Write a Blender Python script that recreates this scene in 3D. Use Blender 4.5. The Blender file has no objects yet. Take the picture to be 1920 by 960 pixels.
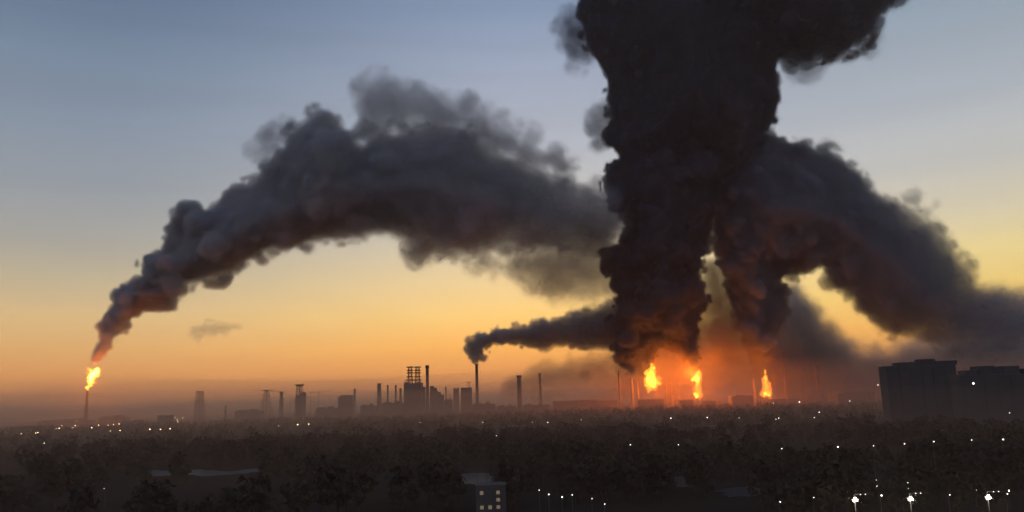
import bpy, bmesh, math, random
import numpy as np
from mathutils import Vector, Matrix, Euler

# ------------------------------------------------------------------ camera
C = bpy.context.scene.collection
SC = bpy.context.scene
F_PX = 1507.0                      # focal length in pixels of the 1920 px wide photograph
CAM_H = 45.0
PITCH = math.atan((752 - 480) / F_PX)
ROLL = math.radians(1.75)
CAM_M = Matrix.Rotation(math.pi / 2 + PITCH, 3, 'X') @ Matrix.Rotation(-ROLL, 3, 'Z')
cam_data = bpy.data.cameras.new('camera')
cam = bpy.data.objects.new('camera', cam_data)
C.objects.link(cam)
cam.location = (0, 0, CAM_H)
cam.rotation_euler = CAM_M.to_euler()
cam_data.sensor_width = 36
cam_data.lens = 36 * F_PX / 1920
cam_data.clip_start = 1.0
cam_data.clip_end = 60000
SC.camera = cam


def direction(px, py):
    return CAM_M @ Vector(((px - 960) / F_PX, (480 - py) / F_PX, -1))


def at(px, py, dist):
    """point at horizontal depth dist (metres along +Y) seen at that pixel"""
    d = direction(px, py)
    return Vector((0, 0, CAM_H)) + d * (dist / d.y)


def ground(px, py, z=0.0):
    d = direction(px, py)
    return Vector((0, 0, CAM_H)) + d * ((z - CAM_H) / d.z)


# ------------------------------------------------------------------ world (dusk sky)
def lin(c, k=1.0):
    return tuple((v / 255 / 12.92 if v / 255 <= 0.04045 else ((v / 255 + 0.055) / 1.055) ** 2.4) * k for v in c) + (1.0,)


SKY_GLOW = [(-90, (26, 20, 18)), (-1.5, (90, 62, 50)), (0, (146, 98, 74)), (1.2, (186, 122, 78)), (2.5, (224, 152, 82)), (4, (246, 176, 86)), (6, (250, 202, 116)),
            (8.5, (240, 209, 150)), (11, (219, 204, 174)), (14, (192, 191, 185)), (18, (168, 173, 183)), (23, (146, 156, 175)), (27, (124, 140, 165)),
            (35, (96, 115, 145)), (60, (56, 75, 110)), (90, (42, 60, 94))]
SKY_SIDE = [(-90, (26, 20, 18)), (-1.5, (76, 58, 48)), (0, (128, 94, 76)), (1.2, (172, 116, 76)), (2.5, (210, 146, 86)), (4, (220, 168, 104)), (6, (214, 180, 126)),
            (8.5, (190, 176, 146)), (11, (163, 162, 155)), (14, (142, 149, 156)), (18, (124, 137, 153)), (23, (104, 122, 143)), (27, (84, 103, 128)),
            (35, (70, 90, 117)), (60, (46, 64, 96)), (90, (42, 60, 94))]
SKY_RIGHT = [(-90, (26, 20, 18)), (-1.5, (84, 62, 50)), (0, (142, 100, 76)), (1.2, (186, 124, 76)), (2.5, (220, 152, 80)), (4, (234, 176, 92)), (6, (236, 200, 112)),
             (8.5, (230, 208, 142)), (11, (210, 200, 172)), (14, (186, 186, 182)), (18, (160, 167, 175)), (23, (136, 150, 163)), (27, (116, 134, 152)),
             (35, (86, 106, 132)), (60, (52, 71, 104)), (90, (42, 60, 94))]
SKY_REAR = [(-90, (20, 18, 17)), (-1.5, (40, 38, 40)), (0, (72, 70, 78)), (2.5, (92, 88, 96)), (6, (108, 102, 110)), (11, (112, 110, 120)), (18, (102, 108, 124)),
            (27, (90, 100, 122)), (35, (80, 94, 120)), (60, (60, 76, 108)), (90, (50, 66, 100))]
world = bpy.data.worlds.new("World")
SC.world = world
world.use_nodes = True
wn, wl = world.node_tree.nodes, world.node_tree.links
wn.clear()


def wnode(t, **kw):
    n = wn.new(t)
    for k, v in kw.items():
        setattr(n, k, v)
    return n


def wmath(op, a, b=None, clamp=False):
    n = wnode('ShaderNodeMath', operation=op, use_clamp=clamp)
    for i, v in enumerate((a, b)):
        if v is None:
            continue
        if isinstance(v, (int, float)):
            n.inputs[i].default_value = v
        else:
            wl.new(v, n.inputs[i])
    return n.outputs[0]


tc = wnode('ShaderNodeTexCoord')
sx = wnode('ShaderNodeSeparateXYZ')
wl.new(tc.outputs['Generated'], sx.inputs[0])
el = wmath('DIVIDE', wmath('ARCSINE', sx.outputs['Z']), math.radians(90))       # -1 .. 1
e01 = wmath('POWER', wmath('ABSOLUTE', el), 0.5)                                    # finer near the horizon
e_s = wmath('MULTIPLY', e01, wmath('SIGN', el))
ramp_in = wmath('MULTIPLY_ADD', e_s, 0.5)
wn[-1].inputs[2].default_value = 0.5


def ramp(stops):
    r = wnode('ShaderNodeValToRGB')
    r.color_ramp.interpolation = 'EASE' if False else 'LINEAR'
    els = r.color_ramp.elements
    while len(els) > 1:
        els.remove(els[-1])
    for i, (deg, col) in enumerate(stops):
        p = 0.5 + 0.5 * math.copysign(math.sqrt(abs(deg) / 90), deg)
        e = els[0] if i == 0 else els.new(p)
        e.position = p
        e.color = lin(col)
    wl.new(ramp_in, r.inputs[0])
    return r.outputs[0]


az = wmath('SUBTRACT', wmath('ARCTAN2', sx.outputs['X'], sx.outputs['Y']), math.radians(3))
right_side = wmath('GREATER_THAN', az, 0.0)
az = wmath('ABSOLUTE', az)


def band(lo, hi):
    n = wnode('ShaderNodeMapRange', interpolation_type='SMOOTHSTEP')
    n.inputs['From Min'].default_value = math.radians(lo)
    n.inputs['From Max'].default_value = math.radians(hi)
    wl.new(az, n.inputs['Value'])
    return n.outputs[0]


def wmix(f, a, b):
    n = wnode('ShaderNodeMix', data_type='RGBA')
    wl.new(f, n.inputs['Factor'])
    wl.new(a, n.inputs['A'])
    wl.new(b, n.inputs['B'])
    return n.outputs['Result']


skycol = wmix(band(55, 150), wmix(band(0, 33), ramp(SKY_GLOW), wmix(right_side, ramp(SKY_SIDE), ramp(SKY_RIGHT))), ramp(SKY_REAR))
# thin uneven veils of cirrus and dust in the dusk air
vm = wnode('ShaderNodeVectorMath', operation='MULTIPLY')
vm.inputs[1].default_value = (1.6, 1.6, 15.0)
wl.new(tc.outputs['Generated'], vm.inputs[0])
veil = wnode('ShaderNodeTexNoise')
veil.inputs['Scale'].default_value = 1.5
veil.inputs['Detail'].default_value = 5
veil.inputs['Distortion'].default_value = 0.6
wl.new(vm.outputs[0], veil.inputs['Vector'])
vr = wnode('ShaderNodeMapRange')
vr.inputs['From Min'].default_value = 0.3
vr.inputs['From Max'].default_value = 0.7
vr.inputs['To Min'].default_value = 0.955
vr.inputs['To Max'].default_value = 1.03
wl.new(veil.outputs['Fac'], vr.inputs['Value'])
vs_ = wnode('ShaderNodeVectorMath', operation='SCALE')
wl.new(skycol, vs_.inputs[0])
wl.new(vr.outputs[0], vs_.inputs['Scale'])
skycol = vs_.outputs[0]
bg = wnode('ShaderNodeBackground')
bg.inputs['Strength'].default_value = 1.38
wl.new(skycol, bg.inputs['Color'])
SUN_EL, SUN_AZ = math.radians(1.0), math.radians(3.0)
nishita = wnode('ShaderNodeTexSky', sky_type='NISHITA', sun_disc=False)
nishita.sun_elevation = SUN_EL
nishita.sun_rotation = SUN_AZ
bg2 = wnode('ShaderNodeBackground')
bg2.inputs['Strength'].default_value = 0.004
wl.new(nishita.outputs[0], bg2.inputs['Color'])
add = wnode('ShaderNodeAddShader')
wl.new(bg.outputs[0], add.inputs[0])
wl.new(bg2.outputs[0], add.inputs[1])
wout = wnode('ShaderNodeOutputWorld')
wl.new(add.outputs[0], wout.inputs['Surface'])

# ------------------------------------------------------------------ sun, just at the horizon
sun_data = bpy.data.lights.new('sun', 'SUN')
sun_data.energy = 0.12
sun_data.angle = math.radians(3)
sun_data.color = (1.0, 0.55, 0.28)
sun = bpy.data.objects.new('sun', sun_data)
C.objects.link(sun)
sun.rotation_euler = Vector((math.sin(SUN_AZ) * math.cos(SUN_EL), math.cos(SUN_AZ) * math.cos(SUN_EL), math.sin(SUN_EL))).to_track_quat('Z', 'Y').to_euler()

SC.view_settings.view_transform = 'Standard'
SC.view_settings.look = 'None'
SC.view_settings.exposure = 0.0
SC.view_settings.gamma = 1.0
cy = SC.cycles
cy.max_bounces = 6
cy.diffuse_bounces = 2
cy.glossy_bounces = 2
cy.volume_bounces = 1
cy.transparent_max_bounces = 32
cy.volume_step_rate = 2.0
cy.adaptive_threshold = 0.02
cy.volume_max_steps = 512
cy.use_denoising = True
cy.sample_clamp_indirect = 4

# ------------------------------------------------------------------ helpers


def tag(o, label=None, cat=None, group=None, kind=None):
    for k, v in (('label', label), ('category', cat), ('group', group), ('kind', kind)):
        if v:
            o[k] = v
    return o


def empty(name, loc, rz=0.0):
    o = bpy.data.objects.new(name, None)
    C.objects.link(o)
    o.location = loc
    o.rotation_euler = (0, 0, rz)
    return o


def mesh_obj(name, verts, faces, mat, parent=None, smooth=False):
    me = bpy.data.meshes.new(name)
    me.from_pydata(verts, [], faces)
    me.update()
    if smooth:
        me.polygons.foreach_set('use_smooth', [True] * len(me.polygons))
    if mat:
        me.materials.append(mat)
    o = bpy.data.objects.new(name, me)
    C.objects.link(o)
    o.parent = parent
    return o


def new_mat(name):
    m = bpy.data.materials.new(name)
    m.use_nodes = True
    m.node_tree.nodes.clear()
    return m, m.node_tree.nodes, m.node_tree.links


def noisy_mat(name, col, scale=0.2, rough=0.85, var=0.35, metallic=0.0, bump=0.0):
    m, n, l = new_mat(name)
    out = n.new('ShaderNodeOutputMaterial')
    p = n.new('ShaderNodeBsdfPrincipled')
    g = n.new('ShaderNodeNewGeometry')
    t = n.new('ShaderNodeTexNoise')
    t.inputs['Scale'].default_value = scale
    t.inputs['Detail'].default_value = 6
    l.new(g.outputs['Position'], t.inputs['Vector'])
    mx = n.new('ShaderNodeMix')
    mx.data_type = 'RGBA'
    mx.inputs['A'].default_value = tuple(c * (1 - var) for c in col) + (1,)
    mx.inputs['B'].default_value = tuple(min(1, c * (1 + var)) for c in col) + (1,)
    l.new(t.outputs['Fac'], mx.inputs['Factor'])
    l.new(mx.outputs['Result'], p.inputs['Base Color'])
    p.inputs['Roughness'].default_value = rough
    p.inputs['Metallic'].default_value = metallic
    p.inputs['Specular IOR Level'].default_value = 0.0 if rough >= 0.9 else 0.3
    if bump:
        b = n.new('ShaderNodeBump')
        b.inputs['Strength'].default_value = bump
        l.new(t.outputs['Fac'], b.inputs['Height'])
        l.new(b.outputs[0], p.inputs['Normal'])
    l.new(p.outputs[0], out.inputs['Surface'])
    return m


def emit_mat(name, col, strength):
    m, n, l = new_mat(name)
    out = n.new('ShaderNodeOutputMaterial')
    e = n.new('ShaderNodeEmission')
    e.inputs['Color'].default_value = tuple(col) + (1,)
    e.inputs['Strength'].default_value = strength
    l.new(e.outputs[0], out.inputs['Surface'])
    return m


class MB:
    """collects simple shapes into one mesh"""

    def __init__(s):
        s.v, s.f = [], []

    def box(s, x0, x1, y0, y1, z0, z1):
        b = len(s.v)
        s.v += [(x0, y0, z0), (x1, y0, z0), (x1, y1, z0), (x0, y1, z0), (x0, y0, z1), (x1, y0, z1), (x1, y1, z1), (x0, y1, z1)]
        s.f += [tuple(b + i for i in q) for q in ((0, 3, 2, 1), (4, 5, 6, 7), (0, 1, 5, 4), (1, 2, 6, 5), (2, 3, 7, 6), (3, 0, 4, 7))]
        return s

    def tube(s, p0, p1, r0, r1=None, n=8, cap=True):
        r1 = r0 if r1 is None else r1
        p0, p1 = Vector(p0), Vector(p1)
        d = (p1 - p0).normalized()
        a = d.orthogonal().normalized()
        c = d.cross(a)
        b = len(s.v)
        for p, r in ((p0, r0), (p1, r1)):
            for k in range(n):
                t = 2 * math.pi * k / n
                s.v.append(tuple(p + (a * math.cos(t) + c * math.sin(t)) * r))
        for k in range(n):
            k2 = (k + 1) % n
            s.f.append((b + k, b + k2, b + n + k2, b + n + k))
        if cap:
            s.f.append(tuple(b + k for k in reversed(range(n))))
            s.f.append(tuple(b + n + k for k in range(n)))
        return s

    def lathe(s, prof, cx=0, cy_=0, n=16):
        b = len(s.v)
        for r, z in prof:
            for k in range(n):
                t = 2 * math.pi * k / n
                s.v.append((cx + r * math.cos(t), cy_ + r * math.sin(t), z))
        for j in range(len(prof) - 1):
            for k in range(n):
                k2 = (k + 1) % n
                s.f.append((b + j * n + k, b + j * n + k2, b + (j + 1) * n + k2, b + (j + 1) * n + k))
        s.f.append(tuple(b + k for k in reversed(range(n))))
        s.f.append(tuple(b + (len(prof) - 1) * n + k for k in range(n)))
        return s

    def build(s, name, mat, parent=None, smooth=False):
        return mesh_obj(name, s.v, s.f, mat, parent, smooth)


def copy_tree(o, parent=None):
    c = o.copy()
    C.objects.link(c)
    if parent is not None:
        c.parent = parent
    for ch in list(o.children):
        copy_tree(ch, c)
    return c


# ------------------------------------------------------------------ smoke
def lattice_noise(shape, h, scale, rng, octaves=3, billow=False):
    out = np.zeros(shape, np.float32)
    amp, tot = 1.0, 0.0
    for _ in range(octaves):
        if scale < 1.6 * h:
            break
        ns = [int(math.ceil(s * h / scale)) + 4 for s in shape]
        g = rng.standard_normal(ns).astype(np.float32) * 0.55
        for ax in range(3):
            x = np.arange(shape[ax]) * h / scale + rng.random() * 0.99
            i = np.floor(x).astype(int)
            t = (x - i).astype(np.float32)
            w = [((1 - t) ** 3) / 6, (3 * t ** 3 - 6 * t ** 2 + 4) / 6, (-3 * t ** 3 + 3 * t ** 2 + 3 * t + 1) / 6, t ** 3 / 6]
            g = np.moveaxis(g, ax, 0)
            r = sum(w[k].reshape((-1,) + (1,) * (g.ndim - 1)) * g[i + k] for k in range(4))
            g = np.moveaxis(r, 0, ax)
        g = g * 2.2
        out += amp * (np.abs(g) * 1.6 - 0.8 if billow else g)
        tot += amp
        amp *= 0.55
        scale *= 0.5
    return out / max(tot, 1e-6)


def poly_sdf(poly, p):
    """signed distance (positive inside) of points p (n x 2) to a polygon"""
    a = np.asarray(poly, float)
    b = np.roll(a, -1, 0)
    d = b - a
    w = p[:, None, :] - a[None]
    t = np.clip((w * d).sum(-1) / (d * d).sum(-1), 0, 1)
    dist = np.sqrt(((w - d[None] * t[..., None]) ** 2).sum(-1)).min(1)
    y0, y1 = a[None, :, 1], b[None, :, 1]
    py, px = p[:, 1:2], p[:, 0:1]
    cross = ((y0 <= py) != (y1 <= py)) & (px < a[None, :, 0] + (py - y0) / np.where(y1 == y0, 1e-9, y1 - y0) * (b[None, :, 0] - a[None, :, 0]))
    return np.where(cross.sum(1) % 2 == 1, dist, -dist)


def pack(poly, rng, rmin, rmax, n, edge=1.0):
    """spheres that fill the outline: [(px, py, radius px)]"""
    a = np.asarray(poly, float)
    lo, hi = a.min(0), a.max(0)
    pts = lo + rng.random((n * 12, 2)) * (hi - lo)
    s = poly_sdf(poly, pts)
    ok = s > rmin * 0.6
    pts, s = pts[ok], s[ok]
    out = []
    # greedy: large ones first, then those that touch the outline
    order = np.argsort(-s)
    kept = np.zeros((0, 3))
    for k in order:
        r = min(max(s[k] * edge, rmin), rmax)
        if len(kept):
            d = np.hypot(kept[:, 0] - pts[k, 0], kept[:, 1] - pts[k, 1])
            if (d < 0.55 * np.minimum(kept[:, 2], r) + 0.12 * np.abs(kept[:, 2] - r)).any():
                continue
        kept = np.vstack([kept, (pts[k, 0], pts[k, 1], r)])
        if len(kept) >= n:
            break
    return kept, s.max()


def volume_mat(name, col, dens=1.0, g=0.0):
    m, n, l = new_mat(name)
    out = n.new('ShaderNodeOutputMaterial')
    v = n.new('ShaderNodeVolumePrincipled')
    v.inputs['Color'].default_value = tuple(col) + (1,)
    v.inputs['Density'].default_value = dens
    v.inputs['Anisotropy'].default_value = g
    l.new(v.outputs[0], out.inputs['Volume'])
    return m


def core_mat(name, col, power=1.6, most=1.0):
    """soot: dark and diffuse, thinning towards the rim of a billow"""
    m, n, l = new_mat(name)
    out = n.new('ShaderNodeOutputMaterial')
    d = n.new('ShaderNodeBsdfDiffuse')
    d.inputs['Color'].default_value = tuple(col) + (1,)
    t = n.new('ShaderNodeBsdfTransparent')
    lw = n.new('ShaderNodeLayerWeight')
    lw.inputs['Blend'].default_value = 0.5
    s = n.new('ShaderNodeMath')
    s.operation = 'SUBTRACT'
    s.inputs[0].default_value = 1.0
    l.new(lw.outputs['Facing'], s.inputs[1])
    p = n.new('ShaderNodeMath')
    p.operation = 'POWER'
    p.inputs[1].default_value = power
    l.new(s.outputs[0], p.inputs[0])
    q = n.new('ShaderNodeMath')
    q.operation = 'MULTIPLY'
    q.use_clamp = True
    q.inputs[1].default_value = most
    l.new(p.outputs[0], q.inputs[0])
    mx = n.new('ShaderNodeMixShader')
    l.new(q.outputs[0], mx.inputs[0])
    l.new(t.outputs[0], mx.inputs[1])
    l.new(d.outputs[0], mx.inputs[2])
    l.new(mx.outputs[0], out.inputs['Surface'])
    return m


def grid_tree(name, lo, hi, res, mat, iso=None):
    t = bpy.data.node_groups.new(name, 'GeometryNodeTree')
    t.interface.new_socket('Geometry', in_out='INPUT', socket_type='NodeSocketGeometry')
    t.interface.new_socket('Geometry', in_out='OUTPUT', socket_type='NodeSocketGeometry')
    n, l = t.nodes, t.links
    gi, go = n.new('NodeGroupInput'), n.new('NodeGroupOutput')
    vc = n.new('GeometryNodeVolumeCube')
    vc.inputs['Min'].default_value = lo
    vc.inputs['Max'].default_value = hi
    for k, ax in enumerate('XYZ'):
        vc.inputs['Resolution ' + ax].default_value = res[k]
    pos = n.new('GeometryNodeInputPosition')
    sep = n.new('ShaderNodeSeparateXYZ')
    l.new(pos.outputs[0], sep.inputs[0])

    def mth(op, a, b):
        q = n.new('ShaderNodeMath')
        q.operation = op
        for i, v in enumerate((a, b)):
            if v is None:
                continue
            if isinstance(v, (int, float)):
                q.inputs[i].default_value = v
            else:
                l.new(v, q.inputs[i])
        return q.outputs[0]
    idx = []
    for k in range(3):
        step = (hi[k] - lo[k]) / (res[k] - 1)
        v = mth('ROUND', mth('DIVIDE', mth('SUBTRACT', sep.outputs[k], lo[k]), step), None)
        idx.append(mth('MINIMUM', mth('MAXIMUM', v, 0), res[k] - 1))
    # the index is exact only as an integer: combine as integers
    def imath(op, a, b):
        q = n.new('FunctionNodeIntegerMath')
        q.operation = op
        for i, v in enumerate((a, b)):
            if isinstance(v, int):
                q.inputs[i].default_value = v
            else:
                l.new(v, q.inputs[i])
        return q.outputs[0]
    ii = []
    for v in idx:
        q = n.new('FunctionNodeFloatToInt')
        q.rounding_mode = 'ROUND'
        l.new(v, q.inputs[0])
        ii.append(q.outputs[0])
    index = imath('ADD', imath('MULTIPLY', imath('ADD', imath('MULTIPLY', ii[0], res[1]), ii[1]), res[2]), ii[2])
    na = n.new('GeometryNodeInputNamedAttribute')
    na.data_type = 'FLOAT'
    na.inputs['Name'].default_value = 'soot'
    si = n.new('GeometryNodeSampleIndex')
    si.data_type = 'FLOAT'
    si.domain = 'POINT'
    l.new(gi.outputs[0], si.inputs['Geometry'])
    l.new(na.outputs['Attribute'], si.inputs['Value'])
    l.new(index, si.inputs['Index'])
    l.new(si.outputs[0], vc.inputs['Density'])
    last = vc.outputs[0]
    if iso is not None:
        vm = n.new('GeometryNodeVolumeToMesh')
        vm.resolution_mode = 'GRID'
        vm.inputs['Threshold'].default_value = iso
        vm.inputs['Adaptivity'].default_value = 0.0
        l.new(last, vm.inputs['Volume'])
        last = vm.outputs[0]
    else:
        sm = n.new('GeometryNodeSetMaterial')
        sm.inputs['Material'].default_value = mat
        l.new(last, sm.inputs['Geometry'])
        last = sm.outputs[0]
    l.new(last, go.inputs[0])
    return t


def curve(pts):
    """piecewise linear in the picture's x"""
    xs, vs = zip(*pts)
    return lambda x: np.interp(x, xs, vs)


def smoke_grid(groups, dist, h, seed, bump=1.0, inner=0.35, stretch=1.0):
    """groups: dicts poly, dens, soft (m), rmin, rmax (px), n, depth (m, shift), thick (px); returns lo, hi, res, density and body arrays"""
    rng = np.random.default_rng(seed)
    mpp = dist / F_PX
    RT = np.array(CAM_M.transposed())
    infos, los, his = [], [], []
    for g in groups:
        kept, smax = pack(g['poly'], rng, g.get('rmin', 6), g.get('rmax', 40), g.get('n', 150), g.get('edge', 1.0))
        thick = g.get('thick', smax)
        dep = g.get('depth', 0)
        puffs = []
        for (x, y, r) in kept:
            s = poly_sdf(g['poly'], np.array([[x, y]]))[0]
            reach = max(0.0, math.sqrt(max(0, min(s, thick)) / max(thick, 1e-6)) * thick - r * 0.8)
            for k in range(2 if reach > r else 1):
                dy = (rng.random() * 2 - 1) * reach * mpp + dep
                c = at(x, y, dist + dy)
                puffs.append((c.x, c.y, c.z, r * mpp * (dist + dy) / dist))
        rim = g.get('rim', (9, 28, 130))
        if rim:                             # billows standing out of the whole surface of the plume
            pa = np.asarray(g['poly'], float)
            nb = np.roll(pa, -1, 0)
            seg = np.hypot(*(nb - pa).T)
            cum = np.cumsum(seg) / seg.sum()
            for q in range(rim[2]):
                e = int(np.searchsorted(cum, rng.random()))
                p = pa[e] + (nb[e] - pa[e]) * rng.random()
                r = rim[0] + (rim[1] - rim[0]) * rng.random() ** 2
                r = min(r, max(rim[0] * 0.6, smax * 0.6))
                c = at(p[0], p[1], dist + dep + rng.normal() * 0.5 * r * mpp)
                puffs.append((c.x, c.y, c.z, r * mpp * 0.62))
            pts = pa.min(0) + rng.random((rim[2] * 3, 2)) * (pa.max(0) - pa.min(0))
            ss = poly_sdf(g['poly'], pts)
            for p, q in zip(pts, ss):
                if q > 4:
                    r = rim[0] + (rim[1] - rim[0]) * rng.random() ** 2
                    hd = math.sqrt(2 * 1.1 * thick * min(q, thick)) - r * 0.3
                    c = at(p[0], p[1], dist + dep - max(0, hd) * mpp * (1 if rng.random() < 0.7 else -1))
                    puffs.append((c.x, c.y, c.z, r * mpp))
        P = np.array(puffs)
        soft = g['soft'] if callable(g['soft']) else curve([(0, g['soft'])])
        grow = g.get('grow', 0.4)
        m = 25 * bump * stretch + grow * float(np.max(soft(P[:, 0] * 0 + 1000)))
        a = np.asarray(g['poly'], float)
        R = 1.1 * thick * mpp
        half = math.sqrt(2 * R * (smax * mpp + m))
        cs = [at(px, py, dist + dep + q) for px in (a[:, 0].min(), a[:, 0].max()) for py in (a[:, 1].min(), a[:, 1].max()) for q in (-half, half)]
        glo = np.minimum(np.array(cs).min(0) - m, (P[:, :3] - P[:, 3:] * 1.2 - m * 0.5).min(0))
        ghi = np.maximum(np.array(cs).max(0) + m, (P[:, :3] + P[:, 3:] * 1.2 + m * 0.5).max(0))
        los.append(glo)
        his.append(ghi)
        infos.append((g, P, soft, grow, R, dep, m))
    lo, hi = np.min(los, 0), np.max(his, 0)
    lo[2] = max(lo[2], 1.0)
    res = np.ceil((hi - lo) / h).astype(int) + 1
    hi = lo + (res - 1) * h
    shape = tuple(int(r) for r in res)
    B1 = lattice_noise(shape, h, 110 * stretch, rng, 2, True)
    B2 = lattice_noise(shape, h, 48 * stretch, rng, 2, True)
    B3 = lattice_noise(shape, h, 20 * stretch, rng, 2, True)
    W = lattice_noise(shape, h, 170 * stretch, rng, 2, False)
    out = np.zeros(shape, np.float32)
    body = np.zeros(shape, np.float32)
    ax = [lo[k] + np.arange(shape[k]) * h for k in range(3)]
    for (g, P, soft, grow, R, dep, m), glo, ghi in zip(infos, los, his):
        gs = tuple(slice(max(0, int((glo[k] - lo[k]) / h)), min(shape[k], int((ghi[k] - lo[k]) / h) + 2)) for k in range(3))
        X, Y, Z = ax[0][gs[0]][:, None, None], ax[1][gs[1]][None, :, None], ax[2][gs[2]][None, None, :]
        dc = [RT[k, 0] * X + RT[k, 1] * Y + RT[k, 2] * (Z - CAM_H) for k in range(3)]
        px = 960 - F_PX * dc[0] / dc[2]
        py = 480 + F_PX * dc[1] / dc[2]
        del dc
        a = np.asarray(g['poly'], float)
        st = max(0.5, min(3.0, (a[:, 0].max() - a[:, 0].min()) / 120))
        ox, oy = a[:, 0].min() - 90, a[:, 1].min() - 90
        nxp, nyp = int((a[:, 0].max() + 90 - ox) / st) + 2, int((a[:, 1].max() + 90 - oy) / st) + 2
        gx, gy = np.meshgrid(ox + np.arange(nxp) * st, oy + np.arange(nyp) * st, indexing='ij')
        S = poly_sdf(g['poly'], np.stack([gx.ravel(), gy.ravel()], 1)).reshape(nxp, nyp).astype(np.float32)
        fx = np.clip((px - ox) / st, 0, nxp - 1.001)
        fy = np.clip((py - oy) / st, 0, nyp - 1.001)
        ix, iy = fx.astype(np.int32), fy.astype(np.int32)
        tx, ty = (fx - ix).astype(np.float32), (fy - iy).astype(np.float32)
        s2 = (S[ix, iy] * (1 - tx) + S[ix + 1, iy] * tx) * (1 - ty) + (S[ix, iy + 1] * (1 - tx) + S[ix + 1, iy + 1] * tx) * ty
        del fx, fy, ix, iy, tx, ty, py
        Fd = (s2 * mpp - (Y - dist - dep) ** 2 / (2 * R)).astype(np.float32)
        del s2
        Fs = np.full(Fd.shape, -1e3, np.float32)
        for (x, y, z, r) in P:
            rr = r + m
            sl = tuple(slice(max(0, int((c - rr - lo[k]) / h) - gs[k].start), max(0, min(gs[k].stop, int((c + rr - lo[k]) / h) + 2) - gs[k].start)) for k, c in enumerate((x, y, z)))
            if any(q.stop <= q.start for q in sl):
                continue
            D = np.sqrt((X[sl[0]] - x) ** 2 + (Y[:, sl[1]] - y) ** 2 + (Z[:, :, sl[2]] - z) ** 2)
            np.maximum(Fs[sl], (r - D).astype(np.float32), out=Fs[sl])
        F = np.maximum(Fd - 11 * bump * stretch * g.get('amp', 1.0), Fs)
        sf = soft(px).astype(np.float32)
        amp = bump * stretch * g.get('amp', 1.0)
        wide = np.clip((smax * mpp) / 60, 0.3, 1) if stretch == 1.0 else 1.0
        amp = amp * (1 + sf / 55) if stretch == 1.0 else amp
        F += amp * wide * (22 * B1[gs] + 14 * B2[gs] + 6 * B3[gs]) + grow * sf
        f = np.clip(F / sf, 0, 1)
        f = f * f * (3 - 2 * f)
        if h > 3:                           # drop crumbs that float free of the plume
            q = f
            for axis in range(3):
                c = np.cumsum(np.pad(q, [(7, 6) if k == axis else (0, 0) for k in range(3)]), axis=axis)
                n0 = c.shape[axis]
                q = (np.take(c, range(13, n0), axis) - np.take(c, range(0, n0 - 13), axis)) / 13
            q = np.clip((q - 0.10) / 0.14, 0, 1)
            f = f * q * q * (3 - 2 * q)
        if g.get('body', 1):
            np.maximum(body[gs], f, out=body[gs])
        d = g['dens'](px).astype(np.float32) if callable(g['dens']) else g['dens']
        np.maximum(out[gs], f * d, out=out[gs])
    out *= np.clip(1 + inner * (W + 0.8 * B2), 0.3, 2)
    for k in range(3):                      # nothing at the very border
        for e in (0, -1):
            idx = [slice(None)] * 3
            idx[k] = e
            out[tuple(idx)] = 0
            body[tuple(idx)] = 0
    out[out < 2e-5] = 0
    return tuple(map(float, lo)), tuple(map(float, hi)), shape, out, body


def carrier(name, data, col=None):
    me = bpy.data.meshes.new(name)
    me.vertices.add(data.size)
    a = me.attributes.new('soot', 'FLOAT', 'POINT')
    a.data.foreach_set('value', np.ascontiguousarray(data, np.float32).ravel())
    o = bpy.data.objects.new(name, me)
    C.objects.link(o)
    return o


def smoke(name, label, cat, groups, dist, h, seed, vmat, cmat=None, iso=None, root=None, group=None, part='smoke_veil', **kw):
    lo, hi, res, d, body = smoke_grid(groups, dist, h, seed, **kw)
    vol = carrier(part, d)
    vol['kind'] = 'stuff'
    core = None
    if iso is not None:
        tmp = carrier('tmp', body)
        md = tmp.modifiers.new('grid', 'NODES')
        md.node_group = grid_tree(name + '_body', lo, hi, res, None, iso)
        dg = bpy.context.evaluated_depsgraph_get()
        me = bpy.data.meshes.new_from_object(tmp.evaluated_get(dg))
        src = tmp.data
        bpy.data.objects.remove(tmp)
        bpy.data.meshes.remove(src)
        me.name = name
        me.materials.clear()
        me.materials.append(cmat)
        me.polygons.foreach_set('use_smooth', [True] * len(me.polygons))
        core = bpy.data.objects.new(name, me)
        C.objects.link(core)
    md = vol.modifiers.new('grid', 'NODES')
    md.node_group = grid_tree(name + '_grid', lo, hi, res, vmat)
    if core is not None:
        vol.parent = core
        tag(core, label, cat, group)
        print(name, 'voxels', d.size, 'core faces', len(core.data.polygons))
        return core
    vol.name = name
    tag(vol, label, cat, group)
    print(name, 'voxels', d.size)
    return vol


SOOT = (0.13, 0.16, 0.24)
GREYSOOT = (0.80, 0.82, 0.83)
MIDSOOT = (0.40, 0.47, 0.56)
GREY = (0.80, 0.78, 0.78)
soot = volume_mat('soot', SOOT)
pale = volume_mat('pale_smoke', GREY, 1.0, 0.2)
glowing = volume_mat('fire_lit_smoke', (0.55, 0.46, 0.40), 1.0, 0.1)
grey_soot = volume_mat('grey_soot', GREYSOOT)
mid_soot = volume_mat('mid_soot', MIDSOOT)
trail_m = volume_mat('brown_smoke', (0.66, 0.56, 0.50), 1.0, 0.3)
soot_body = core_mat('soot_body', (0.12, 0.11, 0.115), 2.0, 0.5)
thin_body = core_mat('thin_soot_body', (0.28, 0.27, 0.28), 2.0, 0.12)
faint_body = core_mat('faint_soot_body', (0.12, 0.11, 0.105), 2.0, 0.06)

FD = 3000.0   # distance of the refinery

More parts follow.
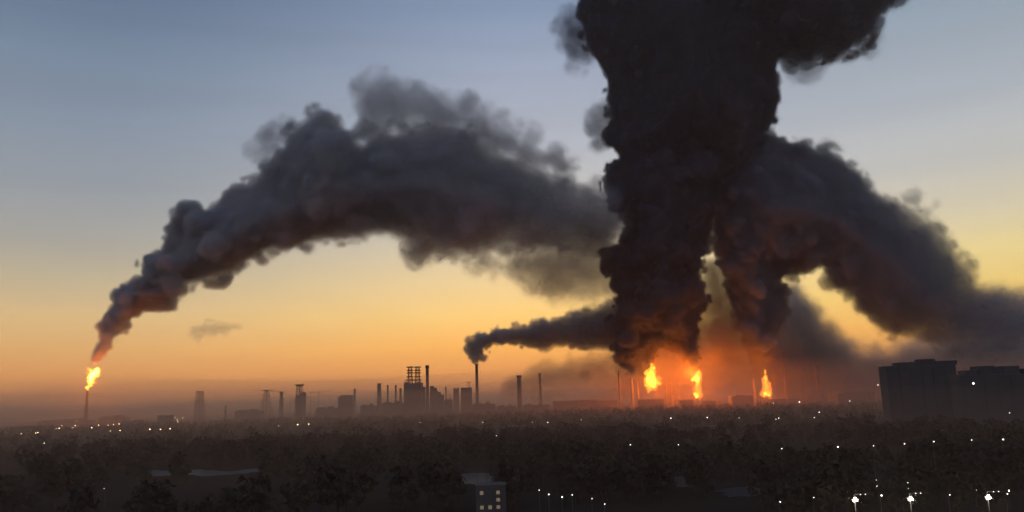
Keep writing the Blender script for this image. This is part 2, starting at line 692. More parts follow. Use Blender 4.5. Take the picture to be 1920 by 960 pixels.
COLUMN_BASE = [(1150, 660), (1140, 640), (1142, 600), (1155, 545), (1165, 515), (1138, 500), (1136, 465), (1160, 425), (1128, 380), (1120, 330), (1150, 290),
               (1180, 240), (1440, 240), (1400, 300), (1350, 390), (1340, 440), (1334, 480), (1322, 530), (1336, 570), (1318, 610), (1312, 640), (1300, 655), (1240, 645)]
COLUMN_TOP = [(1190, 330), (1150, 300), (1115, 265), (1140, 215), (1132, 150), (1098, 118), (1085, 50), (1075, -40), (1060, -120), (1160, -190), (1500, -190), (1560, -120), (1530, 0), (1480, 60), (1468, 130), (1470, 200), (1440, 262), (1400, 330)]
LOBE_RIGHT = [(1380, 0), (1440, 100), (1490, 118), (1540, 118), (1590, 108), (1640, 75), (1690, -5), (1740, -90), (1600, -175), (1400, -160)]
LOBE_SKIRT = [(1455, 60), (1470, 130), (1500, 168), (1540, 160), (1570, 115), (1640, 100), (1680, 60), (1600, 40)]
LOBE_LEFT = [(1035, 50), (1040, 95), (1070, 125), (1120, 150), (1140, 90), (1100, 30), (1060, 20)]
WISP_LEFT = [(1100, 205), (1100, 250), (1130, 285), (1160, 260), (1140, 200)]
PLUME_R = [(1420, 712), (1412, 690), (1400, 650), (1380, 610), (1350, 550), (1350, 505), (1336, 450), (1325, 425), (1325, 330), (1390, 250), (1455, 240), (1500, 262), (1548, 272), (1600, 292), (1650, 345), (1700, 372), (1750, 402),
           (1790, 432), (1830, 482), (1862, 540), (1900, 560), (1990, 590), (1990, 660), (1850, 650), (1760, 665), (1700, 650), (1640, 625), (1598, 590), (1566, 550), (1538, 515), (1500, 524), (1476, 530), (1470, 575), (1455, 620), (1448, 660), (1444, 690), (1440, 712)]
FRINGE_R = [(1440, 250), (1480, 225), (1520, 250), (1600, 280), (1680, 330), (1740, 350), (1775, 400), (1840, 460), (1880, 540), (1800, 520), (1700, 420), (1600, 330), (1500, 280)]
BANK_R = [(1440, 600), (1466, 530), (1500, 518), (1535, 570), (1572, 636), (1615, 656), (1700, 650), (1790, 590), (1860, 535), (2040, 540), (2040, 790), (1440, 790)]
PLUME_L = [(215, 575), (212, 548), (240, 516), (275, 522), (250, 492), (256, 465), (300, 455), (345, 402), (380, 385), (440, 345), (485, 315), (520, 260), (570, 205), (610, 188), (645, 205),
           (690, 250), (760, 220), (850, 200), (905, 225), (960, 270), (1040, 305), (1120, 325), (1190, 350), (1210, 430), (1140, 480), (1040, 490), (960, 490), (880, 500), (800, 492), (740, 465), (680, 455), (600, 465), (560, 488), (500, 486),
           (470, 508), (400, 528), (345, 548), (335, 580), (270, 584)]
PLUME_L_PALE = [(690, 280), (662, 210), (662, 160), (700, 128), (745, 126), (780, 160), (860, 170), (930, 205), (1000, 260), (1100, 300), (1140, 340), (1000, 330), (850, 260), (750, 250)]
PLUME_L_TRAIL = [(800, 470), (850, 520), (930, 545), (1030, 580), (1110, 590), (1170, 560), (1180, 400), (1100, 380), (950, 450)]
PLUME_L_WISPS = [(470, 270), (490, 320), (540, 300), (560, 230), (520, 225)]
CHIM = [(889, 690), (874, 672), (862, 655), (880, 630), (920, 612), (965, 606), (1030, 594), (1080, 578), (1140, 562), (1200, 555), (1200, 665), (1090, 658), (1000, 650), (930, 652), (908, 664), (899, 690)]
GLOW_L = [(900, 745), (930, 700), (990, 668), (1060, 645), (1160, 630), (1200, 700), (1200, 760), (1050, 760), (900, 760)]
GLOW_M = [(1150, 745), (1150, 640), (1180, 600), (1320, 560), (1350, 430), (1380, 460), (1400, 560), (1480, 560), (1520, 640), (1600, 690), (1640, 755), (1150, 760)]

GAP = [(1300, 470), (1350, 462), (1375, 500), (1400, 560), (1420, 700), (1330, 710), (1300, 640)]

LEG_A = [(1218, 716), (1190, 704), (1160, 696), (1145, 670), (1142, 610), (1250, 610), (1242, 650), (1231, 664), (1228, 700)]
LEG_B = [(1296, 704), (1278, 690), (1268, 660), (1245, 610), (1320, 608), (1314, 640), (1320, 690), (1314, 706)]
LEG_R = [(1420, 716), (1406, 690), (1396, 650), (1378, 600), (1358, 530), (1484, 525), (1474, 575), (1460, 620), (1453, 660), (1449, 716)]
LEG_L = [(168, 692), (156, 680), (164, 660), (180, 640), (186, 600), (205, 545), (240, 516), (345, 540), (338, 590), (275, 592), (220, 635), (206, 664), (188, 692)]

H = 6.5
smoke('smoke_column', 'huge black smoke column over the two left-hand refinery fires, widening upwards', 'smoke column',
      [dict(poly=LEG_A, dens=0.06, soft=10, rmin=5, rmax=24, n=60, rim=(5, 14, 50), amp=0.6, grow=0.3, thick=34),
       dict(poly=LEG_B, dens=0.06, soft=10, rmin=5, rmax=24, n=60, rim=(5, 14, 50), amp=0.6, grow=0.3, thick=28),
       dict(poly=COLUMN_BASE, dens=0.07, soft=12, rmin=9, rmax=34, n=200, grow=0.0, amp=1.35, rim=(10, 30, 150)),
       dict(poly=COLUMN_TOP, dens=0.06, soft=24, rmin=14, rmax=60, n=130, thick=110, grow=0.25),
       dict(poly=LOBE_RIGHT, dens=0.022, grow=0.6, soft=55, rmin=20, rmax=60, n=40),
       dict(poly=LOBE_SKIRT, amp=1.3, rim=None, grow=0.8, dens=0.007, soft=40, rmin=12, rmax=30, n=30, body=0),
       dict(poly=LOBE_LEFT, amp=1.5, dens=0.010, soft=38, rmin=10, rmax=28, n=30, body=0),
       dict(poly=WISP_LEFT, amp=1.5, dens=0.010, soft=25, rmin=6, rmax=18, n=20, body=0)],
      FD, H, 11, soot, soot_body, 0.45)
smoke('smoke_plume', 'broad dark smoke plume bending right from the right-hand fire', 'smoke plume',
      [dict(poly=LEG_R, dens=0.06, soft=12, rmin=5, rmax=24, n=60, rim=(5, 14, 50), amp=0.35, grow=0.5, thick=34),
       dict(poly=PLUME_R, dens=curve([(1440, 0.055), (1530, 0.035), (1700, 0.012), (1850, 0.0068)]), soft=curve([(1450, 14), (1530, 22), (1700, 42), (1850, 60)]), rmin=8, rmax=50, n=180, grow=0.5, thick=75),
       dict(poly=FRINGE_R, amp=1.5, dens=0.007, soft=30, rmin=8, rmax=24, n=60, body=0)],
      FD + 60, H, 12, mid_soot, thin_body, 0.45, inner=0.3)
smoke('smoke_plume', 'long grey smoke plume arching right from the lone flare stack', 'smoke plume',
      [dict(poly=LEG_L, dens=0.05, soft=9, rmin=4, rmax=30, n=90, rim=(4, 12, 70), amp=0.75, grow=0.2, thick=34),
       dict(poly=PLUME_L, dens=curve([(300, 0.05), (500, 0.028), (750, 0.018), (950, 0.013), (1150, 0.011)]), soft=curve([(200, 9), (350, 14), (550, 28), (800, 45), (1000, 60)]), rmin=6, rmax=50, n=260, grow=0.35, thick=80, rim=(9, 40, 170)),
       dict(poly=PLUME_L_PALE, amp=1.0, dens=0.0085, soft=45, rmin=14, rmax=50, n=60, body=0, grow=0.8),
       dict(poly=PLUME_L_WISPS, amp=1.2, grow=0.7, dens=0.006, soft=25, rmin=8, rmax=20, n=20, body=0)],
      FD - 100, H, 13, grey_soot, thin_body, 0.4, inner=0.4)
smoke('smoke_bank', 'thin brown smoke trail joining the long grey plume to the big column', 'smoke',
      [dict(poly=PLUME_L_TRAIL, rim=None, amp=1.3, dens=0.0062, soft=85, rmin=20, rmax=80, n=30, thick=70, grow=0.6)],
      FD + 40, 10.0, 20, trail_m, faint_body, 0.4, inner=0.35)
smoke('smoke_plume', 'small grey smoke plume blown right from the tall lone chimney', 'smoke plume',
      [dict(poly=CHIM, rim=(5, 13, 90), dens=curve([(950, 0.045), (1100, 0.03)]), soft=curve([(950, 8), (1100, 20)]), rmin=4, rmax=30, n=120, amp=1.5)],
      FD + 150, 5.0, 14, pale, thin_body, 0.4, stretch=0.5, inner=0.2)
smoke('smoke_bank', 'low brown-grey smoke bank drifting behind the apartment towers right of the fires', 'smoke',
      [dict(poly=BANK_R, rim=None, dens=curve([(1500, 0.013), (1680, 0.009), (1900, 0.0062)]), grow=0.75, soft=80, rmin=14, rmax=80, n=60, thick=90)],
      FD + 500, 11.0, 15, pale, faint_body, 0.4, inner=0.25)
smoke('smoke_bank', 'low orange-lit smoke hanging between and above the refinery fires', 'smoke',
      [dict(poly=GLOW_M, rim=None, dens=0.0075, soft=60, rmin=14, rmax=60, n=60, thick=60), dict(poly=GAP, dens=0.014, soft=34, rmin=8, rmax=30, n=40, rim=None, thick=40, grow=0.5)],
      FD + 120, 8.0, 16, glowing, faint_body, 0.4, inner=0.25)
smoke('smoke_bank', 'thin reddish smoke under the chimney plume, left of the big column', 'smoke',
      [dict(poly=GLOW_L, rim=None, dens=0.005, soft=70, rmin=12, rmax=50, n=40, thick=60)],
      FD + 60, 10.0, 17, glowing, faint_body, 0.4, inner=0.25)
smoke('cloud', 'small faint grey cloud low in the sky right of the flare stack', 'cloud',
      [dict(rim=None, poly=[(350, 622), (365, 610), (400, 603), (450, 606), (470, 613), (440, 622), (400, 630), (365, 632)], dens=0.0011, soft=60, rmin=6, rmax=14, n=20, grow=0.9, thick=30)],
      9900, 18.0, 18, mid_soot, faint_body, 0.3)
smoke('cloud', 'thin dark cloud streak at the left edge above the horizon', 'cloud',
      [dict(rim=None, poly=[(-60, 662), (0, 662), (50, 666), (78, 671), (40, 674), (0, 673), (-60, 670)], dens=0.0022, soft=30, rmin=2.5, rmax=6, n=20, thick=20, amp=0.4, grow=0.3)],
      9900, 14.0, 19, mid_soot, faint_body, 0.3)

smoke('cloud', 'very faint thin grey streak above the long left cloud streak', 'cloud',
      [dict(rim=None, poly=[(-80, 588), (20, 584), (90, 592), (170, 604), (100, 606), (-60, 600)], dens=0.0007, soft=60, rmin=4, rmax=10, n=20, thick=20, amp=0.6, grow=0.3)],
      9900, 18.0, 21, mid_soot, faint_body, 0.3)

# ------------------------------------------------------------------ haze and ground mist
haze_m, n_, l_ = new_mat('haze')
o_ = n_.new('ShaderNodeOutputMaterial')
v_ = n_.new('ShaderNodeVolumePrincipled')
v_.inputs['Color'].default_value = (0.75, 0.66, 0.60, 1)
v_.inputs['Density'].default_value = 3.5e-5
v_.inputs['Density Attribute'].default_value = ''
v_.inputs['Temperature Attribute'].default_value = ''
v_.inputs['Anisotropy'].default_value = 0.45
l_.new(v_.outputs[0], o_.inputs['Volume'])
hz = MB().box(-9400, 9400, -500, 9400, -2, 2300).build('haze', haze_m)
tag(hz, kind='stuff')

mist_m, n_, l_ = new_mat('mist')
o_ = n_.new('ShaderNodeOutputMaterial')
v_ = n_.new('ShaderNodeVolumePrincipled')
v_.inputs['Color'].default_value = (0.95, 0.70, 0.53, 1)
v_.inputs['Density'].default_value = 1.25e-4
v_.inputs['Density Attribute'].default_value = ''
v_.inputs['Temperature Attribute'].default_value = ''
v_.inputs['Anisotropy'].default_value = 0.5
l_.new(v_.outputs[0], o_.inputs['Volume'])


def mist(scale, seed):
    rng = random.Random(seed)
    nx, ny = 70, 50
    x0, x1, y0, y1 = -9000 - 20 * seed, 9000 + 20 * seed, -350, 9200 + 5 * seed
    vs, fs = [], []
    ph = [rng.random() * 6.28 for _ in range(8)]
    for j in range(ny + 1):
        for i in range(nx + 1):
            x, y = x0 + (x1 - x0) * i / nx, y0 + (y1 - y0) * (j / ny) ** 1.4
            h = (12 + 74 * min(1.0, max(0.0, (y - 100) / 2100)) ** 0.85) * scale
            h += (h / 84) * 14 * math.sin(x / 410 + ph[0]) * math.sin(y / 530 + ph[1]) + (h / 84) * 9 * math.sin(x / 170 + ph[2] + y / 290)
            if i in (0, nx) or j in (0, ny):
                h = 8.0 * scale
            vs.append((x, y, h))
    m = len(vs)
    vs += [(x, y, 0.5 + 0.1 * seed) for x, y, z in vs]
    idx = lambda i, j: j * (nx + 1) + i
    for j in range(ny):
        for i in range(nx):
            a, b, c, d = idx(i, j), idx(i + 1, j), idx(i + 1, j + 1), idx(i, j + 1)
            fs += [(a, b, c, d), (m + d, m + c, m + b, m + a)]
    for i in range(nx):
        fs += [(idx(i + 1, 0), idx(i, 0), m + idx(i, 0), m + idx(i + 1, 0)), (idx(i, ny), idx(i + 1, ny), m + idx(i + 1, ny), m + idx(i, ny))]
    for j in range(ny):
        fs += [(idx(0, j), idx(0, j + 1), m + idx(0, j + 1), m + idx(0, j)), (idx(nx, j + 1), idx(nx, j), m + idx(nx, j), m + idx(nx, j + 1))]
    tag(mesh_obj('mist', vs, fs, mist_m), kind='stuff')


for scale, seed in ((0.55, 5), (0.85, 6), (1.15, 7), (1.5, 8)):     # the mist thins upwards
    mist(scale, seed)

# ------------------------------------------------------------------ ground, water
ground_mat = noisy_mat('earth', (0.055, 0.040, 0.030), 0.012, 0.95, 0.6)
tag(mesh_obj('ground', [(-9200, -400, 0), (9200, -400, 0), (9200, 9250, 0), (-9200, 9250, 0)], [(0, 1, 2, 3)], ground_mat), kind='structure')

water_mat, n_, l_ = new_mat('water')
o_ = n_.new('ShaderNodeOutputMaterial')
p_ = n_.new('ShaderNodeBsdfPrincipled')
p_.inputs['Base Color'].default_value = (0.02, 0.022, 0.025, 1)
p_.inputs['Roughness'].default_value = 0.45
p_.inputs['IOR'].default_value = 1.33
t_ = n_.new('ShaderNodeTexNoise')
t_.inputs['Scale'].default_value = 0.4
g_ = n_.new('ShaderNodeNewGeometry')
b_ = n_.new('ShaderNodeBump')
b_.inputs['Strength'].default_value = 0.25
l_.new(g_.outputs['Position'], t_.inputs['Vector'])
l_.new(t_.outputs['Fac'], b_.inputs['Height'])
l_.new(b_.outputs[0], p_.inputs['Normal'])
l_.new(p_.outputs[0], o_.inputs['Surface'])


def pond(name, pts, seed):
    rng = random.Random(seed)
    w = [ground(x, y, 0.3) for x, y in pts]
    out = []
    for i, p in enumerate(w):
        q = w[(i + 1) % len(w)]
        for k in range(5):
            v = p.lerp(q, k / 5)
            out.append((v.x + rng.uniform(-3, 3), v.y + rng.uniform(-3, 3), 0.3))
    tag(mesh_obj(name, out, [tuple(range(len(out)))], water_mat), kind='structure')


WATER = [[(266, 883), (290, 881), (322, 884), (318, 892), (280, 893)],
         [(340, 884), (372, 880), (430, 884), (492, 877), (486, 884), (430, 890), (380, 893), (352, 889)],
         [(856, 890), (890, 886), (925, 890), (934, 902), (900, 910), (862, 906)],
         [(1256, 894), (1284, 892), (1290, 912), (1260, 914)],
         [(1346, 918), (1395, 912), (1428, 914), (1424, 930), (1365, 932)]]
for k, w in enumerate(WATER):
    pond('water', w, k)

# ------------------------------------------------------------------ woodland
leaf_mat = noisy_mat('leaves', (0.080, 0.064, 0.046), 0.03, 0.9, 0.3)
bark_mat = noisy_mat('bark', (0.07, 0.055, 0.045), 1.0, 0.95, 0.3)


def clump_proto(rng, nleaf, h, r):
    """crown made of many small leaf clumps, returns verts (n,3)x and tris"""
    v, f = [], []
    lobes = [(rng.normal(0, r * 0.38), rng.normal(0, r * 0.38), h * (0.42 + 0.5 * rng.random()), r * (0.35 + 0.3 * rng.random())) for _ in range(7)]
    for k in range(nleaf):
        cx, cy2, cz, cr = lobes[rng.integers(len(lobes))]
        d = rng.normal(size=3)
        d /= np.linalg.norm(d)
        p = np.array([cx, cy2, cz]) + d * cr * (0.6 + 0.4 * rng.random())
        a = rng.normal(size=3)
        a /= np.linalg.norm(a)
        b = np.cross(a, d)
        b /= np.linalg.norm(b) + 1e-6
        s = r * 0.16 * (0.6 + rng.random())
        i = len(v)
        v += [p + a * s, p - a * s * 0.6 + b * s, p - a * s * 0.5 - b * s]
        f.append((i, i + 1, i + 2))
    i = len(v)
    for t in range(5):   # stem
        an = t * 2 * math.pi / 5
        v += [np.array([math.cos(an) * r * 0.07, math.sin(an) * r * 0.07, 0]), np.array([math.cos(an) * r * 0.03, math.sin(an) * r * 0.03, h * 0.7])]
    for t in range(5):
        u = (t + 1) % 5
        f += [(i + 2 * t, i + 2 * u, i + 2 * u + 1), (i + 2 * t, i + 2 * u + 1, i + 2 * t + 1)]
    return np.array(v), np.array(f)


def mass(name, pts, protos, rng, kind='stuff'):
    V, F, off = [], [], 0
    for (x, y, s) in pts:
        pv, pf = protos[rng.integers(len(protos))]
        a = rng.random() * 6.28
        R = np.array([[math.cos(a), -math.sin(a), 0], [math.sin(a), math.cos(a), 0], [0, 0, 1]]) * s
        V.append(pv @ R.T + np.array([x, y, 0]))
        F.append(pf + off)
        off += len(pv)
    V, F = np.vstack(V).astype(np.float32), np.vstack(F).astype(np.int32)
    me = bpy.data.meshes.new(name)
    me.vertices.add(len(V))
    me.vertices.foreach_set('co', V.ravel())
    me.loops.add(F.size)
    me.loops.foreach_set('vertex_index', F.ravel())
    me.polygons.add(len(F))
    me.polygons.foreach_set('loop_start', np.arange(0, F.size, 3, dtype=np.int32))
    me.update(calc_edges=True)
    me.materials.append(leaf_mat)
    o = bpy.data.objects.new(name, me)
    C.objects.link(o)
    tag(o, kind=kind)
    return o


rngw = np.random.default_rng(77)
near_protos = [clump_proto(rngw, 150, 13, 5.5) for _ in range(6)]
far_protos = [clump_proto(rngw, 34, 13, 7.0) for _ in range(6)]
water_polys = [np.array([(ground(x, y).x, ground(x, y).y) for x, y in w]) for w in WATER]


def clear_of_water(p, margin):
    ok = np.ones(len(p), bool)
    for w in water_polys:
        ok &= poly_sdf(w, p) < -margin
        # keep the bank towards the camera low
        q = p.copy()
        for d in (12, 30, 50, 75, 100, 130, 160):
            q2 = q * (1 + d / np.maximum(np.hypot(q[:, 0], q[:, 1]), 1))[:, None]
            ok &= poly_sdf(w, q2) < 2
    return ok


def patchy(p, scale, seed):
    r = np.random.default_rng(seed)
    v = np.zeros(len(p))
    for _ in range(5):
        k = r.normal(size=2) / scale
        v += np.sin(p @ k * 6.28 + r.random() * 6.28)
    return v


def wood(name, n, y0, y1, protos, seed, spread=0.72, thr=-0.6):
    rng = np.random.default_rng(seed)
    y = np.sqrt(rng.random(n) * (y1 ** 2 - y0 ** 2) + y0 ** 2)
    x = (rng.random(n) * 2 - 1) * y * spread
    p = np.stack([x, y], 1)
    p = p[(patchy(p, 0.22 * y1, seed + 1) > thr) & clear_of_water(p, 6)]
    s = 0.4 + rng.random(len(p)) ** 1.5 * 1.1
    return mass(name, np.column_stack([p, s]), protos, rng)


wood('woodland', 3400, 290, 900, near_protos, 3, thr=-0.9)
wood('woodland', 7000, 900, 2400, far_protos, 4, thr=-1.2)
wood('woodland', 5200, 2400, 6500, far_protos, 5, thr=0.2)

# ------------------------------------------------------------------ refinery structures
steel = noisy_mat('weathered_steel', (0.16, 0.13, 0.11), 0.15, 0.6, 0.35, 0.3)
concrete = noisy_mat('sooty_concrete', (0.20, 0.18, 0.16), 0.08, 0.9, 0.35)
panel = noisy_mat('grey_cladding', (0.15, 0.14, 0.135), 0.05, 0.7, 0.3)
dark_glass = noisy_mat('dark_window', (0.12, 0.11, 0.105), 0.5, 0.35, 0.2)


def mpp(dist):
    return dist / F_PX


def stack(px, ytop, w, label, cat='chimney', name='chimney', dist=FD, mat=None, cap=0.0, taper=1.35, plats=(), ladder=False, group=None):
    """round stack from the ground to the pixel height ytop; w = width in px at its top"""
    t = at(px, ytop, dist)
    hgt, r = t.z, w * mpp(dist) / 2
    mat = mat or concrete
    root = tag(empty(name, (t.x, dist, 0)), label, cat, group)
    prof = [(r * taper, 0.0)] + [(r * (taper + (1 - taper) * k / 6), hgt * k / 6) for k in range(1, 7)] + [(r * 0.8, hgt)]
    MB().lathe(prof).build('shaft', mat, root, True)
    if cap:
        MB().lathe([(r * 1.02, hgt - cap), (r * 1.35, hgt - cap * 0.8), (r * 1.35, hgt - cap * 0.15), (r * 1.15, hgt + 0.4)]).build('rim', steel, root)
    for z in plats:
        z = hgt * z
        rr = r * (taper + (1 - taper) * z / hgt)
        m = MB().lathe([(rr * 1.02, z), (rr + 1.8, z), (rr + 1.8, z + 0.3), (rr * 1.02, z + 0.3)])
        for k in range(10):
            a = k * math.pi / 5
            m.tube(((rr + 1.7) * math.cos(a), (rr + 1.7) * math.sin(a), z), ((rr + 1.7) * math.cos(a), (rr + 1.7) * math.sin(a), z + 1.3), 0.08, n=4)
        m.build('platform', steel, root)
    if ladder:
        m = MB()
        rr = r * taper
        for s_ in (-0.4, 0.4):
            m.tube((s_, -rr - 0.5, 0), (s_, -r - 0.5, hgt), 0.12, n=4)
        z = 2
        while z < hgt - 1:
            m.tube((-0.4, -rr - 0.5 + (rr - r) * z / hgt, z), (0.4, -rr - 0.5 + (rr - r) * z / hgt, z), 0.08, n=4)
            z += 3
        m.build('ladder', steel, root)
    return root


def lattice(m, w0, w1, z0, z1, n, r, cx=0.0, cy_=0.0):
    """four legs and their braces"""
    c = lambda z: (w0 + (w1 - w0) * (z - z0) / (z1 - z0)) / 2
    corners = ((-1, -1), (1, -1), (1, 1), (-1, 1))
    P = lambda k, z: (cx + corners[k % 4][0] * c(z), cy_ + corners[k % 4][1] * c(z), z)
    for k in range(4):
        m.tube(P(k, z0), P(k, z1), r * 1.4, r, n=5)
        for j in range(n):
            a, b = z0 + (z1 - z0) * j / n, z0 + (z1 - z0) * (j + 1) / n
            m.tube(P(k, a), P(k + 1, b), r * 0.6, n=4, cap=False)
            m.tube(P(k + 1, a), P(k, b), r * 0.6, n=4, cap=False)
            m.tube(P(k, b), P(k + 1, b), r * 0.6, n=4, cap=False)
    return m


def lattice_tower(px, ytop, w_top, w_base, label, cat='lattice tower', name='lattice_tower', dist=FD, n=9, r=0.45, head=0.0, arms=(), decks=(), pipe=0.0, group=None):
    t = at(px, ytop, dist)
    k = mpp(dist)
    root = tag(empty(name, (t.x, dist, 0)), label, cat, group)
    lattice(MB(), w_base * k, w_top * k, 0, t.z, n, r).build('frame', steel, root)
    if head:
        MB().lathe([(w_top * k * 0.4, t.z - head), (w_top * k * 0.95, t.z - head * 0.35), (w_top * k * 0.95, t.z + 0.5), (w_top * k * 0.5, t.z + 1.2)], n=10).build('head', steel, root)
    for z, wd in arms:
        z = t.z * z
        MB().box(-wd * k / 2, wd * k / 2, -0.6, 0.6, z - 0.8, z + 0.8).build('crossarm', steel, root)
    for z, wd in decks:
        z = t.z * z
        MB().box(-wd * k / 2, wd * k / 2, -wd * k / 2, wd * k / 2, z - 0.5, z + 0.6).build('deck', steel, root)
    if pipe:
        MB().tube((0, 0, 0), (0, 0, t.z * 0.98), pipe, n=8).build('riser_pipe', steel, root)
    return root


def block(px0, px1, ytop, label, cat='industrial building', name='industrial_building', dist=FD, deep=None, mat=None, steps=(), pipes=0, seed=0, group=None):
    rng = random.Random(seed)
    a, b = at(px0, ytop, dist), at(px1, ytop, dist)
    w = b.x - a.x
    hgt = (a.z + b.z) / 2
    deep = deep or max(12, w * 0.7)
    root = tag(empty(name, ((a.x + b.x) / 2, dist, 0)), label, cat, group)
    MB().box(-w / 2, w / 2, 0, deep, 0, hgt).build('wall', mat or panel, root)
    MB().box(-w / 2 - 0.4, w / 2 + 0.4, -0.4, deep + 0.4, hgt + 0.02, hgt + 0.8).build('roof', steel, root)
    k = mpp(dist)
    for (f0, f1, up) in steps:
        MB().box(-w / 2 + w * f0, -w / 2 + w * f1, 2, deep - 2, hgt + 0.85, hgt + up * k).build('roof_unit', mat or panel, root)
    nz = max(1, int(hgt / 7))
    for j in range(nz):
        z = 3 + j * (hgt - 4) / nz
        MB().box(-w / 2 - 0.25, w / 2 + 0.25, -0.5, -0.02, z, z + 0.5).build('ledge', steel, root)
    for i in range(pipes):
        x = -w / 2 + w * (i + 0.5) / pipes + rng.uniform(-1, 1)
        z = hgt * rng.uniform(0.75, 1.12)
        MB().tube((x, -1.6, 0), (x, -1.6, z), 0.8, n=8).build('pipe', steel, root)
    return root


fs = stack(164, 733, 3.2, 'slim steel flare stack with a ring platform, burning at its tip at the far left', 'flare stack', 'flare_stack', FD - 100, steel, taper=1.6, plats=(0.62, 0.965), ladder=True)
m_ = lattice(MB(), 14, 7.5, 0, fs.children[0].dimensions.z * 0.6, 6, 0.4)
m_.build('support_frame', steel, fs)
lattice_tower(375, 734, 10, 15, 'open lattice tower with twin legs, nearest the flare stack', n=7, r=0.75, decks=((0.99, 11), (0.72, 10)), pipe=1.2, dist=2700)
stack(423, 761, 3, 'short dark vent post alone on the skyline between two lattice towers', 'vent post', 'vent_post', 2900, steel, cap=3)
lattice_tower(500, 731, 6, 22, 'broad-footed lattice pylon with a wide crossarm carrying a sagging cable', 'pylon', 'pylon', n=7, r=0.6, arms=((0.985, 24), (0.8, 12)), pipe=1.4)
lattice_tower(528, 734, 4, 7, 'slender dark pylon holding the right end of the sagging cable', 'pylon', 'pylon', n=9, r=0.7, pipe=2.0, arms=((0.985, 8),))
a_, b_ = at(489, 732, FD), at(538, 738, FD)
m_ = MB()
prev = None
for k in range(17):
    t = k / 16
    p = a_.lerp(b_, t) + Vector((0, 0, 1.5 - 7 * (4 * (t - 0.5) ** 2 - 0.2) * (0.3 if t < 0.5 else 0.6)))
    if prev is not None:
        m_.tube(prev, p, 0.5, n=5, cap=False)
    prev = p
tag(m_.build('cable', steel), 'sagging overhead cable strung between the two pylons', 'cable')


def portal(px0, px1, ytop, jib0, jib1, label, dist=FD):
    a, b = at(px0, ytop, dist), at(px1, ytop, dist)
    root = tag(empty('gantry', ((a.x + b.x) / 2, dist, 0)), label, 'gantry')
    w = b.x - a.x
    for s_ in (-1, 1):
        MB().tube((s_ * w / 2, 0, 0), (s_ * w / 2, 0, a.z), 0.8, n=6).build('leg', steel, root)
    k = mpp(dist)
    MB().box((jib0 - (px0 + px1) / 2) * k, (jib1 - (px0 + px1) / 2) * k, -0.8, 0.8, a.z, a.z + 1.6).build('beam', steel, root)


portal(544, 553, 752, 543, 556, 'small square pipe gantry between the slender pylon and the tall head-framed tower')
portal(582, 597, 736, 579, 604, 'thin gantry with an overhanging beam right of the tall head-framed tower')
r_ = lattice_tower(562, 721, 9, 15, 'tall process tower with a flared head and stepped sides', 'process tower', 'process_tower', n=8, r=0.7, head=7, decks=((0.8, 12), (0.6, 16)), pipe=2.2)
MB().box(-14, 2, 2, 18, 0, at(562, 740, FD).z).build('wall', panel, r_)
MB().box(2.5, 20, 2, 18, 0, at(562, 736, FD).z + 0.5).build('annex', panel, r_)
block(634, 660, 744, 'low grey industrial hall with a raised roof unit, left of the lone striped column', steps=((0.15, 0.95, 3),), seed=2, pipes=3)
stack(665, 729, 4, 'faint hazy column behind the low grey hall', 'column', 'process_column', FD + 900, steel, plats=(0.98,))
r_ = stack(711, 719, 7, 'wide process column with a broad top platform left of two thin poles', 'column', 'process_column', FD + 300, steel, plats=(0.985, 0.8, 0.6), cap=2)
stack(727, 722, 3, 'left of two thin vent poles beside the coker block', 'vent pole', 'vent_post', FD, steel, cap=2)
stack(742, 722, 3, 'right of two thin vent poles beside the coker block', 'vent pole', 'vent_post', FD, steel, cap=2)
stack(751, 728, 4, 'pale squat column hugging the left wall of the coker block', 'column', 'process_column', FD + 200, steel)
# coker block with its two derricks
cb = block(757, 790, 719, 'massive coker block carrying twin tiered derricks', 'coker unit', 'coker_unit', FD, 60, steps=((0.05, 0.25, 3), (0.75, 0.98, 2)), pipes=6, seed=9)
base_h = at(773, 719, FD).z
for px in (768, 782):
    top = at(px, 687, FD).z
    x = at(px, 700, FD).x - cb.location.x
    dr = lattice(MB(), 15, 12, base_h + 0.9, top, 6, 0.8, x, 16).build('derrick', steel, cb)
    for z_, wd in ((688, 12), (694, 11), (699, 12), (706, 11), (712, 13)):
        z = at(px, z_, FD).z
        MB().box(x - wd, x + wd, 16 - wd, 16 + wd, z - 1.6, z + 1.6).build('tier_platform', steel, dr)
x0_, x1_ = at(758, 712, FD).x - cb.location.x, at(789, 712, FD).x - cb.location.x
z_ = at(773, 713, FD).z
MB().box(x0_, x1_, 3, 29, z_ - 0.7, z_ + 0.7).build('bridge_deck', steel, cb)
for k in range(9):
    x = x0_ + (x1_ - x0_) * k / 8
    MB().tube((x, 3.5, base_h), (x, 3.5, z_ - 0.7), 0.6, n=5).build('post', steel, cb)
block(790.5, 797, 726, 'narrow hazy annex block between the coker block and the thick chimney', seed=4, dist=FD + 30)
stack(801, 685, 5.4, 'thick dark chimney with a collared top right of the coker block', dist=FD - 60, cap=12, taper=1.2, plats=(0.9,))
r_ = block(806, 820, 733, 'stepped process building right of the thick chimney', dist=FD + 20, steps=((0.0, 0.5, 9), (0.5, 0.9, 6)), pipes=3, seed=6)
block(820.5, 832, 740, 'sloping lower step of the process building, its roof falling rightwards', dist=FD + 20, steps=((0.0, 0.5, 5),), seed=7, pipes=2)
stack(836, 725, 3, 'ghostly thin column right of the stepped building', 'column', 'process_column', FD + 1300, steel)
block(850, 860, 729, 'small hazy twin-topped block left of the boxy hall', dist=FD + 500, steps=((0.0, 0.3, 2), (0.7, 1.0, 2)), seed=8)
block(864, 884, 727, 'boxy dark hall beside the smoking chimney', dist=FD + 80, seed=12, pipes=3)
lattice_tower(879, 716, 3, 5, 'faint pylon with a crossarm behind the boxy hall', 'pylon', 'pylon', FD + 800, arms=((0.98, 10),))
